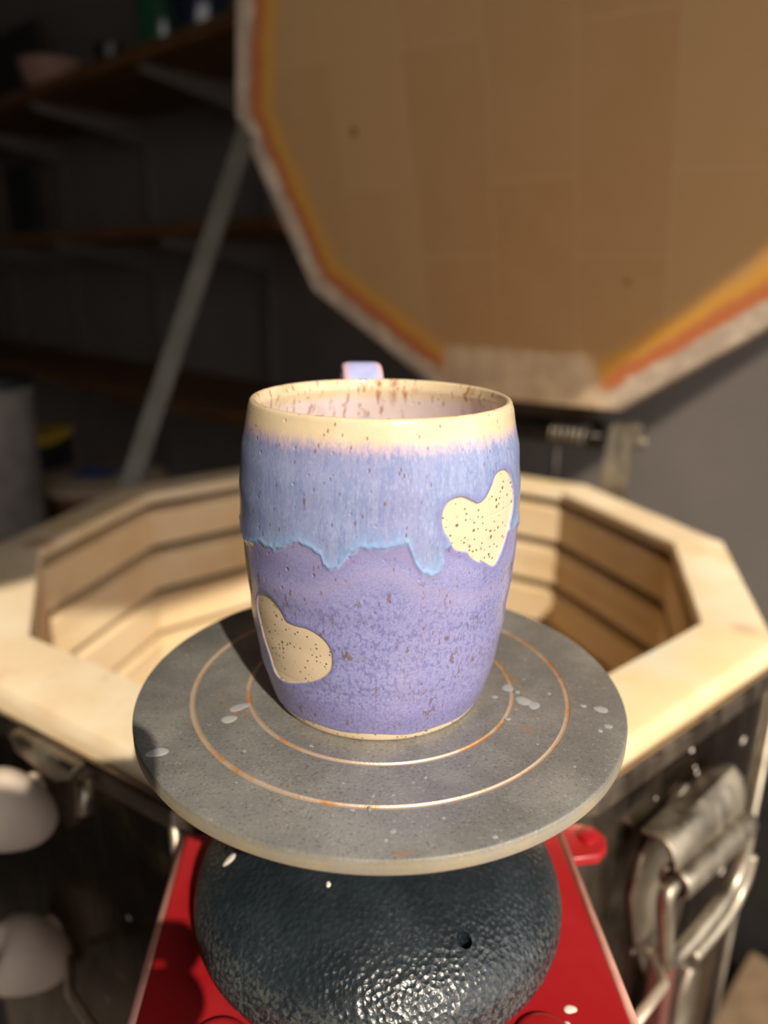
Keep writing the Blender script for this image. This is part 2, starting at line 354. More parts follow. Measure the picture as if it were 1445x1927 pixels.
# ------------------------------------------------------------------ lid, hinge, arm
LP = Vector((1.336, 6.469, 3.728)); psi, th = -2.122, -.283; LRo = 1.24*KR
LN = Vector((math.cos(psi)*math.cos(th), math.sin(psi)*math.cos(th), math.sin(th))); LH = Vector((-math.sin(psi), math.cos(psi), 0)); LU = LN.cross(LH)
if LU.z < 0: LU = -LU
def lv(r, k, off=0.): a = -PI/2+PI/10+k*PI/5; return LP+LH*(r*math.cos(a))+LU*(r*math.sin(a))-LN*off
def lid_mat():
    t = NT('lid_firebrick')
    ed = t.attr('edge')            # 0 at centre, 1 at the lid's edge (apothem distance)
    x = t.attr('lx'); y = t.attr('ly')
    vec = t.n('ShaderNodeCombineXYZ', i={0: x, 1: y, 2: 0.}).outputs[0]
    br = t.n('ShaderNodeTexBrick', offset=.37, i={'Vector': t.mp((1,1,1), (.45,.3,0), (0,0,R_(90)), vec), 'Scale': 1., 'Mortar Size': .016, 'Mortar Smooth': .6, 'Brick Width': 2.35, 'Row Height': 1.05,
            'Color1': (.50,.295,.135), 'Color2': (.56,.36,.175), 'Mortar': (.575,.385,.21)})
    n = t.noise(1.6, 4, .6, vec); n2 = t.noise(3.2, 4, .65, vec)
    c = t.mix(t.mth('MULTIPLY', t.ramp(n, .35, .7), .4), br.outputs[0], (.56,.35,.18))
    e2 = t.mth('ADD', ed, t.mth('MULTIPLY', t.mth('SUBTRACT', n2, .5), .05))
    c = t.mix(t.mth('MULTIPLY', t.ramp(e2, .80, .88), t.ramp(e2,.92,.88)), c, (.72,.36,.07))
    c = t.mix(t.mth('MULTIPLY', t.ramp(e2, .875, .905), 1.), c, (.58,.19,.07))
    c = t.mix(t.ramp(e2, .925, .945), c, t.mix(t.ramp(n2,.4,.65), (.52,.42,.34), (.74,.62,.48)))
    x2 = t.sep(vec)
    # the bottom (hinge-side) segment carries no scorch: lighter brick tone
    bot = t.mth('MULTIPLY', t.attr('bottom'), t.ramp(e2, .80, .83))
    c = t.mix(bot, c, t.mix(t.ramp(n2,.35,.65), (.60,.44,.30), (.78,.62,.42)))
    # burn spots
    for sx, sy, r in ((-2.15,-.35,.045),(1.35,-2.2,.03)):
        d = t.n('ShaderNodeVectorMath', operation='DISTANCE', i={0: vec, 1: (sx, sy, 0)}).outputs['Value']
        c = t.mix(t.mth('MULTIPLY', t.ramp(d, r*1.5, r), .8), c, (.16,.10,.05))
    t.set(color=c, rough=.9, spec=.15); t.bump(t.noise(200, 3, .6), .2, .0008); return t.m
LM = lid_mat()
v = []; f = []; at_e = []; at_x = []; at_y = []; at_b = []
rings = [0, .35, .6, .72, .80, .84, .87, .90, .93, .96, 1.0]; NS = 12
for q in rings:
    for k in range(10):
        for j in range(NS):
            p = lv(LRo*q, k).lerp(lv(LRo*q, k+1), j/NS); v.append(p); d = p-LP
            at_e.append(q); at_x.append(d.dot(LH)); at_y.append(d.dot(LU)); at_b.append(1. if k == 9 else 0.)
m = 10*NS
for i in range(len(rings)-1):
    for k in range(m): f.append((i*m+k, i*m+(k+1) % m, (i+1)*m+(k+1) % m, (i+1)*m+k))
b0 = len(v)
for off, q in ((.05, 1.012), (.62, 1.012), (.66, 1.0), (.66, 0)):
    for k in range(10):
        for j in range(NS):
            p = lv(LRo*q, k, off).lerp(lv(LRo*q, k+1, off), j/NS); v.append(p); d = p-LP; at_e.append(1.); at_x.append(d.dot(LH)); at_y.append(d.dot(LU)); at_b.append(0.)
for i in range(len(rings)-1, len(rings)+3):
    for k in range(m): f.append((i*m+k, i*m+(k+1) % m, (i+1)*m+(k+1) % m, (i+1)*m+k))
lid = mk('lid', v, f, LM, kiln, at=LP)
for nm, arr in (('edge', at_e), ('lx', at_x), ('ly', at_y), ('bottom', at_b)):
    a_ = lid.data.attributes.new(nm, 'FLOAT', 'POINT'); a_.data.foreach_set('value', arr)
part(lid, 'thick brick lid with orange scorched edge, standing open')
bandv = []; bandf = []
for off, q in ((.22, 1.016), (.64, 1.016), (.64, 1.03), (.22, 1.03)):
    for k in range(10): bandv.append(lv(LRo*q, k, off))
for i in range(4):
    for k in range(10): bandf.append((i*10+k, i*10+(k+1) % 10, ((i+1) % 4)*10+(k+1) % 10, ((i+1) % 4)*10+k))
mk('lid_band', bandv, bandf, BRACK, lid)
# support arm on the left
p0 = Vector((-3.36,6.46,-1.15)); p1 = lv(LRo*.985, 7.0, .3)
pa = lv(LRo*1.0, 7.45, .45); 
d = (p1-p0).normalized()
arm = MB().tube([p0, p1+d*.2], .17, 4).obj('support_arm', GREYM, kiln)
# hinge
E = (kv(3, jr)-kv(2, jr)).normalized(); Nh = Vector((-E.y, E.x, 0))
if Nh.dot(KC-kv(2.5, jr)) > 0: Nh = -Nh
def HP(s, o, z): p = kv(2, jr)+E*s+Nh*o; return Vector((p.x, p.y, z))
hg = MB(); hg.tube([HP(-.30,.42,-.42), HP(2.5,.42,-.42)], .055, 12); hinge = hg.obj('hinge', DARKM, kiln, smooth=True)
for s0 in (-.30, 2.35):
    pth = smooth_path([(.07,-2.2,0), (.07,-1.2,0), (.10,-.75,0), (.24,-.34,0), (.42,-.22,0), (.56,-.34,0)], 5); b = MB(); vv = []; n_ = len(pth)
    for i_, p in enumerate(pth):
        t = (pth[min(i_+1, n_-1)]-pth[max(i_-1, 0)]).normalized(); q = Vector((-t.y, t.x, 0))*.045
        for sg, ee in ((1,-.17),(1,.17),(-1,.17),(-1,-.17)): vv.append(HP(s0+ee, p.x+q.x*sg, p.y+q.y*sg))
    ff = [(i_*4+k, i_*4+(k+1) % 4, (i_+1)*4+(k+1) % 4, (i_+1)*4+k) for i_ in range(n_-1) for k in range(4)]+[(0,1,2,3), tuple((n_-1)*4+k for k in range(4))]
    hb = mk('hinge_bracket', vv, ff, BRACK, hinge, smooth=50)
    MB().lathe([(.09,-.04),(.09,.05),(.05,.09)], n=14, M=Matrix.Translation(HP(s0-.20,.40,-.42)) @ (-E).to_track_quat('Z','Y').to_matrix().to_4x4()).obj('hinge_bolt', BRACK, hinge, smooth=40)
for s0 in (.22,):
    cp = []
    for i in range(6*16+1):
        a = 2*PI*i/16; cen = HP(s0+i*.0055, .42, -.42); cp.append(cen+Nh*(.13*math.cos(a))+Vector((0,0,.13*math.sin(a))))
    MB().tube(cp, .028, 8).obj('hinge_spring', BRACK, hinge, smooth=True)
MB().box((0,0,0),(1,1,1), lambda p: HP(.05+p.x*1.6,.58+p.y*.12,-.62+p.z*.40)).obj('hinge_channel', DARKM, hinge)
MB().tube([HP(.62,.36,-.5), HP(.62,.30,-1.9)], .05, 8).obj('hinge_strut', DARKM, hinge, smooth=True)
MB().box((0,0,0),(1,1,1), lambda p: lv(LRo*1.02, 9.15, .25).lerp(lv(LRo*1.02, 9.85, .25), p.x)-LU*(p.y*.12)-LN*(p.z*.3)).obj('lid_plate', DARKM, hinge)

# ------------------------------------------------------------------ peephole plugs
plug_m = simple('white_bisque_clay', (.74,.62,.52), .75, 0, .04, 25)
def plug(cen, lab):
    ax = Vector((-.62,-.42,.66)).normalized()
    base = cen
    t = thing('peephole_plug', lab, 'plug', base, 'round clay plugs in the kiln wall')
    M = Matrix.Translation(cen) @ ax.to_track_quat('Z','Y').to_matrix().to_4x4()
    pr = [(.0001,-.42),(.12,-.40),(.20,-.30),(.255,-.16),(.285,0),(.28,.10),(.245,.18),(.20,.225),(.165,.235),(.14,.22),(.11,.14),(.08,.02),(.0001,.0)]
    pts = smooth_path([(a, 0, b_) for a, b_ in pr], 4)
    MB().lathe([(max(p.x*.88, .0001), p.z*.88) for p in pts], n=40, M=M).obj('plug_head', plug_m, t, smooth=True)
    nF = (FL(0,0,1)-FL(0,0,0)); q = cen-nF*.5
    MB().tube([cen-nF*.02, q], [.12,.10], 16).obj('plug_stem', plug_m, t, smooth=50)
plug(FL(1.36,-1.64,.26), 'pinkish white clay plug sticking out of the kiln wall, upper of two')
plug(FL(1.42,-2.88,.26), 'pinkish white clay plug sticking out of the kiln wall, lower of two')

# ------------------------------------------------------------------ banding wheel
wheel = thing('banding_wheel', 'grey metal banding wheel with ringed round head and dark domed base', 'turntable', (0,0,-1.27))
def head_mat():
    t = NT('worn_wheel_metal'); o = t.sep(); 
    r = t.mth('MULTIPLY', t.mth('SQRT', t.mth('ADD', t.mth('MULTIPLY', o[0], o[0]), t.mth('MULTIPLY', o[1], o[1]))), 10.)
    grain = t.noise(900, 2, .6); n1 = t.noise(35, 5, .65); n2 = t.noise(14, 4, .6)
    c = t.mix(t.ramp(n1, .35, .7), (.24,.24,.23), (.34,.335,.315))
    c = t.mix(t.mth('MULTIPLY', t.ramp(n2, .48, .70), .5), c, (.42,.42,.40))
    c = t.mix(t.mth('MULTIPLY', t.ramp(grain, .58, .78), .55), c, (.60,.58,.53))
    c = t.mix(t.mth('MULTIPLY', t.ramp(grain, .44, .30), .5), c, (.09,.09,.085))
    rust = t.mth('MULTIPLY', t.ramp(t.noise(130, 5, .8, t.mp((1,1,1),(.2,.5,.1))), .56, .66), t.ramp(t.noise(26, 2, .5, t.mp((1,1,1),(.31,.1,.4))), .57, .66))
    c = t.mix(t.mth('MULTIPLY', rust, .8), c, (.50,.25,.09))
    c = t.mix(t.mth('MULTIPLY', t.ramp(t.noise(300, 2, .5, t.mp((1,1,1),(.7,.2,.1))), .70, .76), .6), c, (.7,.68,.64))
    ring = None
    for R0, wd in ((.775,.0145),(.552,.013)):
        d = t.mth('ABSOLUTE', t.mth('SUBTRACT', r, R0)); q = t.ramp(d, wd, wd*.45); ring = q if ring is None else t.mth('MAXIMUM', ring, q)
    rc = t.mix(t.ramp(t.noise(42, 4, .7), .50, .62), (.62,.48,.36), (.62,.31,.11))
    c = t.mix(t.mth('MULTIPLY', ring, .9), c, rc)
    edge = t.mth('MULTIPLY', t.ramp(r, .990, 1.0), t.ramp(o[2], .1275, .124))
    ec = t.mix(t.ramp(t.noise(40,5,.7), .4, .7), (.42,.38,.31), (.52,.43,.28))
    c = t.mix(edge, c, ec)
    t.set(color=c, metal=.4, rough=t.fmix(t.ramp(n1, .3, .7), .36, .50), spec=.5)
    h = t.mth('ADD', grain, 0.); t.bump(h, .35, .0004); return t.m
hm = head_mat()
prof = [(.0001,-.07),(.985,-.07),(.997,-.064),(1.003,-.055),(1.003,-.014),(.998,-.004),(.990,0)]
for R0, wd in ((.775,.010),(.552,.009)): prof += [(R0+wd, 0), (R0+wd*.5,-.006), (R0-wd*.5,-.006), (R0-wd, 0)]
prof += [(.0001,0)]
MB().lathe(prof, n=192, cap=False).obj('wheel_head', hm, wheel, smooth=30)
MB().lathe([(.12,-.07),(.12,-.20),(.09,-.22),(.09,-.70)], n=32).obj('shaft', simple('turned_steel', (.35,.34,.33), .3, .9), wheel, smooth=40)
def base_mat():
    t = NT('hammered_slate_paint'); vo = t.vor(420); n = t.noise(30, 4, .65); n2 = t.noise(520, 3, .65); n3 = t.noise(14, 4, .65)
    c = t.mix(t.ramp(n, .35, .7), (.010,.016,.021), (.020,.029,.036))
    c = t.mix(t.mth('MULTIPLY', t.ramp(n2, .50, .68), t.mth('ADD', .06, t.mth('MULTIPLY', t.ramp(n3, .42, .68), .5))), c, (.10,.11,.125))
    o = t.sep(); r = t.mth('SQRT', t.mth('ADD', t.mth('MULTIPLY', o[0], o[0]), t.mth('MULTIPLY', o[1], o[1])))
    c = t.mix(t.mth('MULTIPLY', t.mth('MULTIPLY', t.ramp(r, .075, .083), t.ramp(n2, .40, .62)), .5), c, (.13,.13,.125))
    t.set(color=c, rough=.27, spec=.6); h = t.mth('ADD', t.ramp(vo.outputs['Distance'], 0, .9), t.mth('MULTIPLY', n2, .6))
    t.bump(h, .38, .0009); return t.m
bp = [(.0001,-.672),(.10,-.672)]+[(.83*math.sin(a*PI/2/15), -1.02+.35*math.cos(a*PI/2/15)) for a in range(3, 16)]+[(.836,-1.035),(.836,-1.065),(.825,-1.08),(.78,-1.08),(.70,-1.10),(.66,-1.268),(.60,-1.268),(.58,-1.0),(.0001,-.95)]
base = MB().lathe(bp, n=128, cap=False).obj('base', base_mat(), wheel, smooth=40)
cut = MB().lathe([(.03,-1.35),(.03,-.5)], (.337,-.545), 24).obj('cutter', None)
bmod = base.modifiers.new('hole', 'BOOLEAN'); bmod.object = cut; bmod.operation = 'DIFFERENCE'; bmod.solver = 'EXACT'
dg = bpy.context.evaluated_depsgraph_get(); me2 = bpy.data.meshes.new_from_object(base.evaluated_get(dg)); base.modifiers.clear(); base.data = me2
bpy.data.objects.remove(cut); me2.set_sharp_from_angle(angle=R_(40))
def bz(X, Y):
    r = math.hypot(X, Y); P = sorted((p for p in bp[:15]), key=lambda q: q[0]); return float(np.interp(r, [p[0] for p in P], [p[1] for p in P]))
sp = MB()
for i, (x, y, rx, ry, ro_) in enumerate([(-.585,-.285,.030,.026,0),(-.56,-.20,.042,.024,.6),(-.80,-.50,.038,.028,.4),(.885,-.185,.027,.024,0),(.88,-.30,.018,.014,0),(.535,-.03,.026,.026,0),
        (.585,-.13,.030,.034,1.2),(.62,-.16,.022,.03,0),(.045,-.88,.010,.012,0),(.82,-.16,.012,.012,0),(-.03,-.78,.006,.012,0),(.57,-.06,.010,.010,0),(.50,-.26,.012,.008,0),
        (-.02,-.72,.006,.007,0),(.36,-.90,.009,.009,0),(.47,-.10,.012,.010,0),(.70,-.07,.008,.008,0),(.84,-.33,.010,.012,0),(.16,-.62,.006,.006,0)]):
    blob(sp, (x, y, 0), rx, ry, ro_, .0014, seed=i)
part(sp.obj('slip_spatter', simple('pale_slip_drops', (.36,.36,.365), .7, 0, .06, 60), wheel, smooth=True), 'pale grey drops of dried slip')['kind'] = 'stuff'
for a_ in (((-.656,-.133,0), .030,.020, .9, .006, 14, 3, bz), ((-.202,-.364,0), .010,.012, 0, .005, 14, 4, bz)):
    sp = MB(); blob(sp, *a_); sp.obj('slip_drop', slip, wheel, smooth=True)

# ------------------------------------------------------------------ mug
MX, MY = -.012, .005
mug = thing('mug', 'lavender blue glazed mug with cream hearts standing on the wheel', 'mug', (MX, MY, 0))
H1 = [(-58.9,.958),(-54.3,.937),(-51.6,.926),(-48.1,.935),(-44.2,.974),(-41.3,1.007),(-35.5,1.014),(-30.6,.987),(-27.7,.933),(-26.9,.866),(-30.2,.809),(-32.6,.757),(-36.5,.709),(-41.0,.678),(-44.7,.693),(-48.2,.714),(-50.6,.715),(-54.1,.739),(-56.4,.763),(-60.5,.775),(-62.9,.794),(-64.4,.823),(-66.2,.848),(-67.2,.879),(-67.0,.916),(-65.4,.944),(-62.7,.957)]
H2 = [(-147.9,.517),(-141.9,.549),(-137.0,.55),(-133.1,.531),(-130.3,.504),(-128.3,.479),(-123.7,.474),(-118.3,.476),(-113.5,.463),(-109.9,.438),(-108.2,.405),(-108.0,.36),(-109.2,.321),(-113.1,.284),(-118.9,.252),(-125.4,.227),(-132.8,.204),(-139.7,.197),(-143.5,.222),(-145.3,.274),(-147.8,.341),(-149.9,.408),(-150.7,.461)]
H3 = [(-156.7,.70),(-153.4,.644),(-152.4,.568),(-156.7,.49),(-166,.40),(-176,.46),(-182,.56),(-187,.66),(-184,.72),(-178,.725),(-172,.69),(-166,.72),(-161,.73)]
H4 = [(-4,.44),(-8.5,.52),(-9.5,.60),(-6,.68),(2,.70),(8,.67),(12,.71),(20,.71),(24,.64),(20,.55),(10,.46)]
DR = [(-180,.70),(-172,.74),(-165,.76),(-159.2,.70),(-147,.721),(-140.3,.748),(-136.6,.741),(-131.9,.741),(-127.6,.755),(-123.2,.78),(-119.6,.789),(-116.3,.785),(-112.8,.771),(-110.4,.755),(-109.6,.728),(-107.7,.716),(-104.4,.725),(-101.9,.749),(-99.5,.782),(-96.4,.799),(-91.7,.797),(-87.1,.801),(-82.5,.809),(-79.8,.814),(-78.5,.783),(-76.8,.735),(-74.2,.706),(-70.8,.692),(-67.6,.704),(-66.0,.735),(-65.9,.78),(-60,.80),(-50,.79),(-38,.80),(-26,.76),(-18,.79),(-10,.74),(0,.77),(20,.72),(45,.79),(70,.74),(90,.70),(110,.77),(135,.73),(160,.77),(180,.70)]
W2 = [(-180,.6),(-115,.66),(-107.7,.703),(-101.1,.718),(-96.4,.745),(-90.2,.763),(-83.9,.751),(-78.3,.721),(-74.2,.686),(-65.4,.667),(-50,.62),(180,.6)]
PZ = [0,.02,.154,.317,.395,.549,.678,.8,.906,1.025,1.129,1.19]; PR = [.412,.430,.471,.499,.508,.524,.532,.533,.529,.519,.500,.487]
def polysd(TH, Z, poly, r0):
    P = np.array([(math.radians(a)*r0, z) for a, z in poly])
    # smooth the outline
    Q = np.array([[q.x, q.y] for q in smooth_path([(a, b_, 0) for a, b_ in P], 4, True)])
    X = np.stack([TH*r0, Z], -1); dmin = np.full(TH.shape, 1e9); inside = np.zeros(TH.shape, bool)
    n = len(Q)
    for i in range(n):
        a, b_ = Q[i], Q[(i+1) % n]; e = b_-a; wv = X-a
        t = np.clip((wv@e)/max(e@e, 1e-12), 0, 1); d = wv-t[..., None]*e; dmin = np.minimum(dmin, (d**2).sum(-1))
        c1 = (a[1] <= X[..., 1]) != (b_[1] <= X[..., 1])
        with np.errstate(divide='ignore', invalid='ignore'): xi = a[0]+(X[..., 1]-a[1])*e[0]/(e[1] if abs(e[1]) > 1e-12 else 1e-12)
        inside ^= c1 & (X[..., 0] < xi)
    d = np.sqrt(dmin); return np.where(inside, d, -d)
NTH = 880
zs = np.concatenate([[0, .004, .010, .016], np.linspace(.022, 1.19, 400)])
from bisect import bisect
def spl(xs, ys, x):   # monotone-ish smooth interpolation
    return np.interp(x, xs, ys)
# smooth the profile by dense catmull-rom
pp = smooth_path([(r, 0, z) for r, z in zip(PR, PZ)], 8); prz = [p.z for p in pp]; prr = [p.x for p in pp]
# theta samples denser at the front
u_ = np.linspace(-PI, PI, NTH, endpoint=False); TH1 = u_
TH, ZZ = np.meshgrid(TH1, zs)
RR = np.interp(ZZ, prz, prr)
thd = np.degrees(TH)
h1 = polysd(TH, ZZ, H1, .52); h2 = polysd(TH, ZZ, H2, .49); h3 = np.maximum(polysd(TH, ZZ, H3, .52), polysd(TH-2*PI, ZZ, H3, .52)); h4 = polysd(TH, ZZ, H4, .52)
H5 = [(a+205, z-.12) for a, z in H1]; h5 = polysd(TH, ZZ, H5, .52)
sdh = np.maximum.reduce([h1, h2, h3, h4, h5])
dz = ZZ-np.interp(thd, [a for a, _ in DR], [b_ for _, b_ in DR])+.0022*np.sin(TH*57+np.sin(TH*19)*2)+.0012*np.sin(TH*131+1)
w2 = ZZ-np.interp(thd, [a for a, _ in W2], [b_ for _, b_ in W2])
sst = lambda x: (lambda t: t*t*(3-2*t))(np.clip(x, 0, 1))
heart = sst((sdh+.003)/.006); foot = sst((.040+.008*np.sin(TH*3+1)+.004*np.sin(TH*11)-ZZ)/.006)
gl = (1-heart)*(1-foot)
pool = np.exp(-((np.clip(-sdh, 0, 1)-.012)/.012)**2)*(1-heart)
RR = RR + gl*.0040 + gl*sst(dz/.014)*.003 + gl*pool*.0012 + gl*np.exp(-((dz-.012)/.012)**2)*.003
RR = RR - .0008*np.exp(-((ZZ-.225)/.010)**2) - .0013*np.exp(-((ZZ-.866-.006*np.sin((TH+.8)*4))/.0028)**2)*sst(h1/.01)
RR += .0016*np.sin(ZZ*40)*np.sin(TH*2+ZZ*5)
verts = [np.stack([MX+RR*np.cos(TH), MY+RR*np.sin(TH), ZZ], -1).reshape(-1, 3)]
ah = [np.maximum(heart, foot).ravel()]; ad = [dz.ravel()]; aw = [w2.ravel()]; ap = [pool.ravel()]; ai = [np.zeros(NTH*len(zs))]; az = [ZZ.ravel()]; at = [TH.ravel()]
# rim and inside
rim = [(.4905,1.198),(.4885,1.207),(.483,1.2145),(.475,1.217),(.467,1.2145),(.4625,1.207),(.4615,1.195)]
ins = [(.4615+.018*(i/24)**.7, 1.195-(1.195-.10)*i/60) for i in range(1, 25)]
insz = np.linspace(1.18, .14, 80); inr = np.interp(insz, prz, prr)-.036
inr = np.minimum(inr, np.interp(insz, [.14,.22,.4], [.36,.42,.6])); 
inside_prof = rim + [(float(a), float(b_)) for a, b_ in zip(inr, insz)] + [(.30,.10),(.2,.085),(.1,.08),(.002,.08)]
for r, z in inside_prof:
    verts.append(np.stack([MX+r*np.cos(TH1), MY+r*np.sin(TH1), np.full(NTH, z)], -1))
    for L, val in ((ah, 0), (ad, 1), (aw, 1), (ap, 0), (ai, 1. if (r, z) not in rim[:3] else 0.), (az, z)): L.append(np.full(NTH, float(val)))
    at.append(TH1)
V = np.concatenate(verts)*S - np.array([MX, MY, 0])*S
nr = len(zs)+len(inside_prof)
i0 = np.arange(nr-1)[:, None]*NTH; k0 = np.arange(NTH)[None]; k1 = (k0+1) % NTH
F = np.stack([i0+k0, i0+k1, i0+NTH+k1, i0+NTH+k0], -1).reshape(-1, 4)
me = bpy.data.meshes.new('mug_body'); me.vertices.add(len(V)); me.vertices.foreach_set('co', V.ravel())
nf = len(F); me.loops.add(nf*4+NTH); me.polygons.add(nf+1)
me.loops.foreach_set('vertex_index', np.concatenate([F.ravel(), np.arange(NTH)[::-1]]).astype(np.int32))
me.polygons.foreach_set('loop_start', np.concatenate([np.arange(nf)*4, [nf*4]]).astype(np.int32)); me.polygons.foreach_set('use_smooth', [True]*nf+[False])
me.update(calc_edges=True); me.validate()
for nm, arr in (('bare', ah), ('drip', ad), ('wave', aw), ('pool', ap), ('inside', ai), ('hz', az)):
    a_ = me.attributes.new(nm, 'FLOAT', 'POINT'); a_.data.foreach_set('value', np.concatenate(arr).astype(np.float32))
body = bpy.data.objects.new('mug_body', me); C.objects.link(body); body.parent = mug
def mug_mat():
    t = NT('speckled_lavender_glaze')
    bare = t.attr('bare'); drip = t.mth('ADD', t.attr('drip'), t.mth('MULTIPLY', t.mth('SUBTRACT', t.noise(190, 4, .65), .5), .030)); wave = t.attr('wave'); pool = t.attr('pool'); ins_ = t.attr('inside'); hz = t.attr('hz')
    st = t.mp((1,1,.16)); fine = t.noise(1300, 3, .65, t.mp((1,1,.35))); streak = t.noise(420, 4, .65, t.mp((1,1,.10))); blot = t.noise(28, 4, .6, t.mp((1,1,.6)))
    mot = t.noise(1100, 3, .7); mot2 = t.noise(560, 4, .7, t.mp((1,1,.75))); mot3 = t.noise(640, 2, .6, t.mp((1,1,.7)))
    # upper blue glaze
    up = t.mix(t.ramp(streak, .36, .64), (.235,.30,.545), (.315,.375,.615))
    up = t.mix(t.mth('MULTIPLY', t.ramp(blot, .42, .66), .5), up, (.33,.32,.56))
    up = t.mix(t.mth('MULTIPLY', t.ramp(fine, .52, .70), .55), up, (.46,.50,.70))
    up = t.mix(t.mth('MULTIPLY', t.ramp(fine, .45, .30), .45), up, (.17,.17,.38))
    up = t.mix(t.mth('MULTIPLY', t.ramp(drip, .085, .0), t.ramp(mot2, .30, .62)), up, (.26,.43,.74))
    # lower purple glaze
    lo = t.mix(t.ramp(mot, .35, .65), (.245,.255,.52), (.34,.345,.62))
    dk = t.mth('MULTIPLY', t.ramp(mot3, .53, .59), t.ramp(hz, .70, .50)); 
    lo = t.mix(t.mth('MULTIPLY', dk, .48), lo, (.12,.10,.32))
    lo = t.mix(t.mth('MULTIPLY', t.ramp(blot, .45, .7), .35), lo, (.33,.29,.48))
    lo = t.mix(t.mth('MULTIPLY', t.ramp(hz, .26, .12), .65), lo, t.mix(t.ramp(mot, .4, .6), (.215,.195,.43), (.29,.27,.52)))
    band = t.mth('MULTIPLY', t.ramp(drip, -.15, -.01), t.ramp(wave, -.01, .02))
    lo = t.mix(t.mth('MULTIPLY', band, .5), lo, (.29,.25,.48))
    lo = t.mix(t.mth('MULTIPLY', t.mth('MULTIPLY', t.ramp(wave, .0, -.03), t.ramp(wave, -.12, -.03)), .4), lo, (.39,.34,.54))
    c = t.mix(t.ramp(drip, -.002, .004), lo, up)
    c = t.mix(t.mth('MULTIPLY', t.mth('MULTIPLY', t.ramp(drip, -.006, .0), t.ramp(drip, .007, .001)), .5), c, (.42,.38,.60))
    c = t.mix(t.mth('MULTIPLY', pool, .55), c, (.22,.22,.50))
    # cream rim, breaking through pink into the blue
    e = t.mth('ADD', hz, t.mth('ADD', t.mth('MULTIPLY', t.mth('SUBTRACT', streak, .5), .05), t.mth('MULTIPLY', t.mth('SUBTRACT', fine, .5), .07)))
    cream = t.mix(t.ramp(t.noise(60, 4, .6), .35, .7), (.74,.59,.385), (.80,.665,.47))
    c = t.mix(t.mth('MULTIPLY', t.ramp(e, 1.09, 1.135), .8), c, (.66,.50,.56))
    c = t.mix(t.ramp(e, 1.122, 1.160), c, cream)
    # brown streaks
    s1 = t.vor(330, t.mp((1,1,.14), (.1,.2,.3))); s2 = t.vor(640, t.mp((1,1,.40), (.4,.1,.2)))
    m1 = t.mth('MULTIPLY', t.ramp(s1.outputs['Distance'], .24, .10), t.ramp(t.sep(s1.outputs['Color'])[0], .86, .90))
    m1 = t.mth('MULTIPLY', m1, t.ramp(t.noise(700,3,.6), .44, .56))
    m2 = t.mth('MULTIPLY', t.ramp(s2.outputs['Distance'], .27, .15), t.ramp(t.sep(s2.outputs['Color'])[1], .82, .86))
    c = t.mix(t.mth('MULTIPLY', t.mth('MAXIMUM', m1, m2), .75), c, (.20,.10,.09))
    mb = t.mth('MULTIPLY', t.mth('MULTIPLY', t.ramp(t.noise(430, 3, .7, t.mp((1,1,.4),(.2,.1,.6))), .585, .63), t.ramp(t.noise(90, 2, .5), .46, .58)), t.ramp(hz, .72, .62))
    c = t.mix(t.mth('MULTIPLY', mb, .7), c, (.17,.10,.07))
    # inside glaze
    inn = t.mix(t.ramp(blot, .35, .65), (.72,.60,.57), (.76,.66,.68))
    inn = t.mix(t.ramp(hz, 1.12, 1.155), inn, cream)
    s3 = t.vor(130, t.mp((1,1,.30), (.5,.2,.6)))
    m3 = t.mth('MULTIPLY', t.ramp(s3.outputs['Distance'], .42, .14), t.ramp(t.sep(s3.outputs['Color'])[0], .50, .58))
    m3 = t.mth('MULTIPLY', m3, t.ramp(streak, .42, .55)); m3 = t.mth('MAXIMUM', m3, t.mth('MULTIPLY', t.ramp(t.noise(330, 3, .65, t.mp((1,1,.18),(.3,.3,.1))), .575, .65), t.ramp(hz, .9, 1.1)))
    inn = t.mix(t.mth('MULTIPLY', t.mth('MAXIMUM', m3, m2), .75), inn, (.34,.11,.06))
    c = t.mix(ins_, c, inn)
    # bare clay with iron specks
    s4 = t.vor(620); s5 = t.vor(330, t.mp((1,1,1), (.3,.7,.2)))
    m4 = t.mth('MULTIPLY', t.ramp(s4.outputs['Distance'], .30, .20), t.ramp(t.sep(s4.outputs['Color'])[0], .55, .60))
    m5 = t.mth('MULTIPLY', t.ramp(s5.outputs['Distance'], .24, .17), t.ramp(t.sep(s5.outputs['Color'])[1], .68, .72))
    clay = t.mix(t.ramp(t.noise(40, 3, .6), .3, .7), (.74,.585,.40), (.78,.63,.45))
    clay = t.mix(t.mth('MULTIPLY', t.mth('MAXIMUM', m4, m5), .85), clay, (.10,.055,.03))
    rg = t.mth('MULTIPLY', t.ramp(bare, .02, .3), t.ramp(bare, .8, .4))
    c = t.mix(bare, c, clay); c = t.mix(t.mth('MULTIPLY', rg, .35), c, (.45,.28,.36))
    t.set(color=c, rough=t.fmix(bare, t.fmix(t.ramp(drip,-.01,.0), .24, .15), .62), spec=.45, coat=t.mth('MULTIPLY', t.mth('SUBTRACT', 1., bare), .15), coatr=.08)
    pits = t.vor(260); pm = t.mth('MULTIPLY', t.ramp(pits.outputs['Distance'], .22, .08), t.ramp(t.sep(pits.outputs['Color'])[2], .72, .78))
    h = t.mth('ADD', t.mth('MULTIPLY', mot2, .5), t.mth('MULTIPLY', pm, -1.2))
    h = t.mth('MULTIPLY', h, t.mth('SUBTRACT', 1., t.mth('MULTIPLY', bare, .8)))
    t.bump(h, .35, .0005); return t.m
me.materials.append(mug_mat())
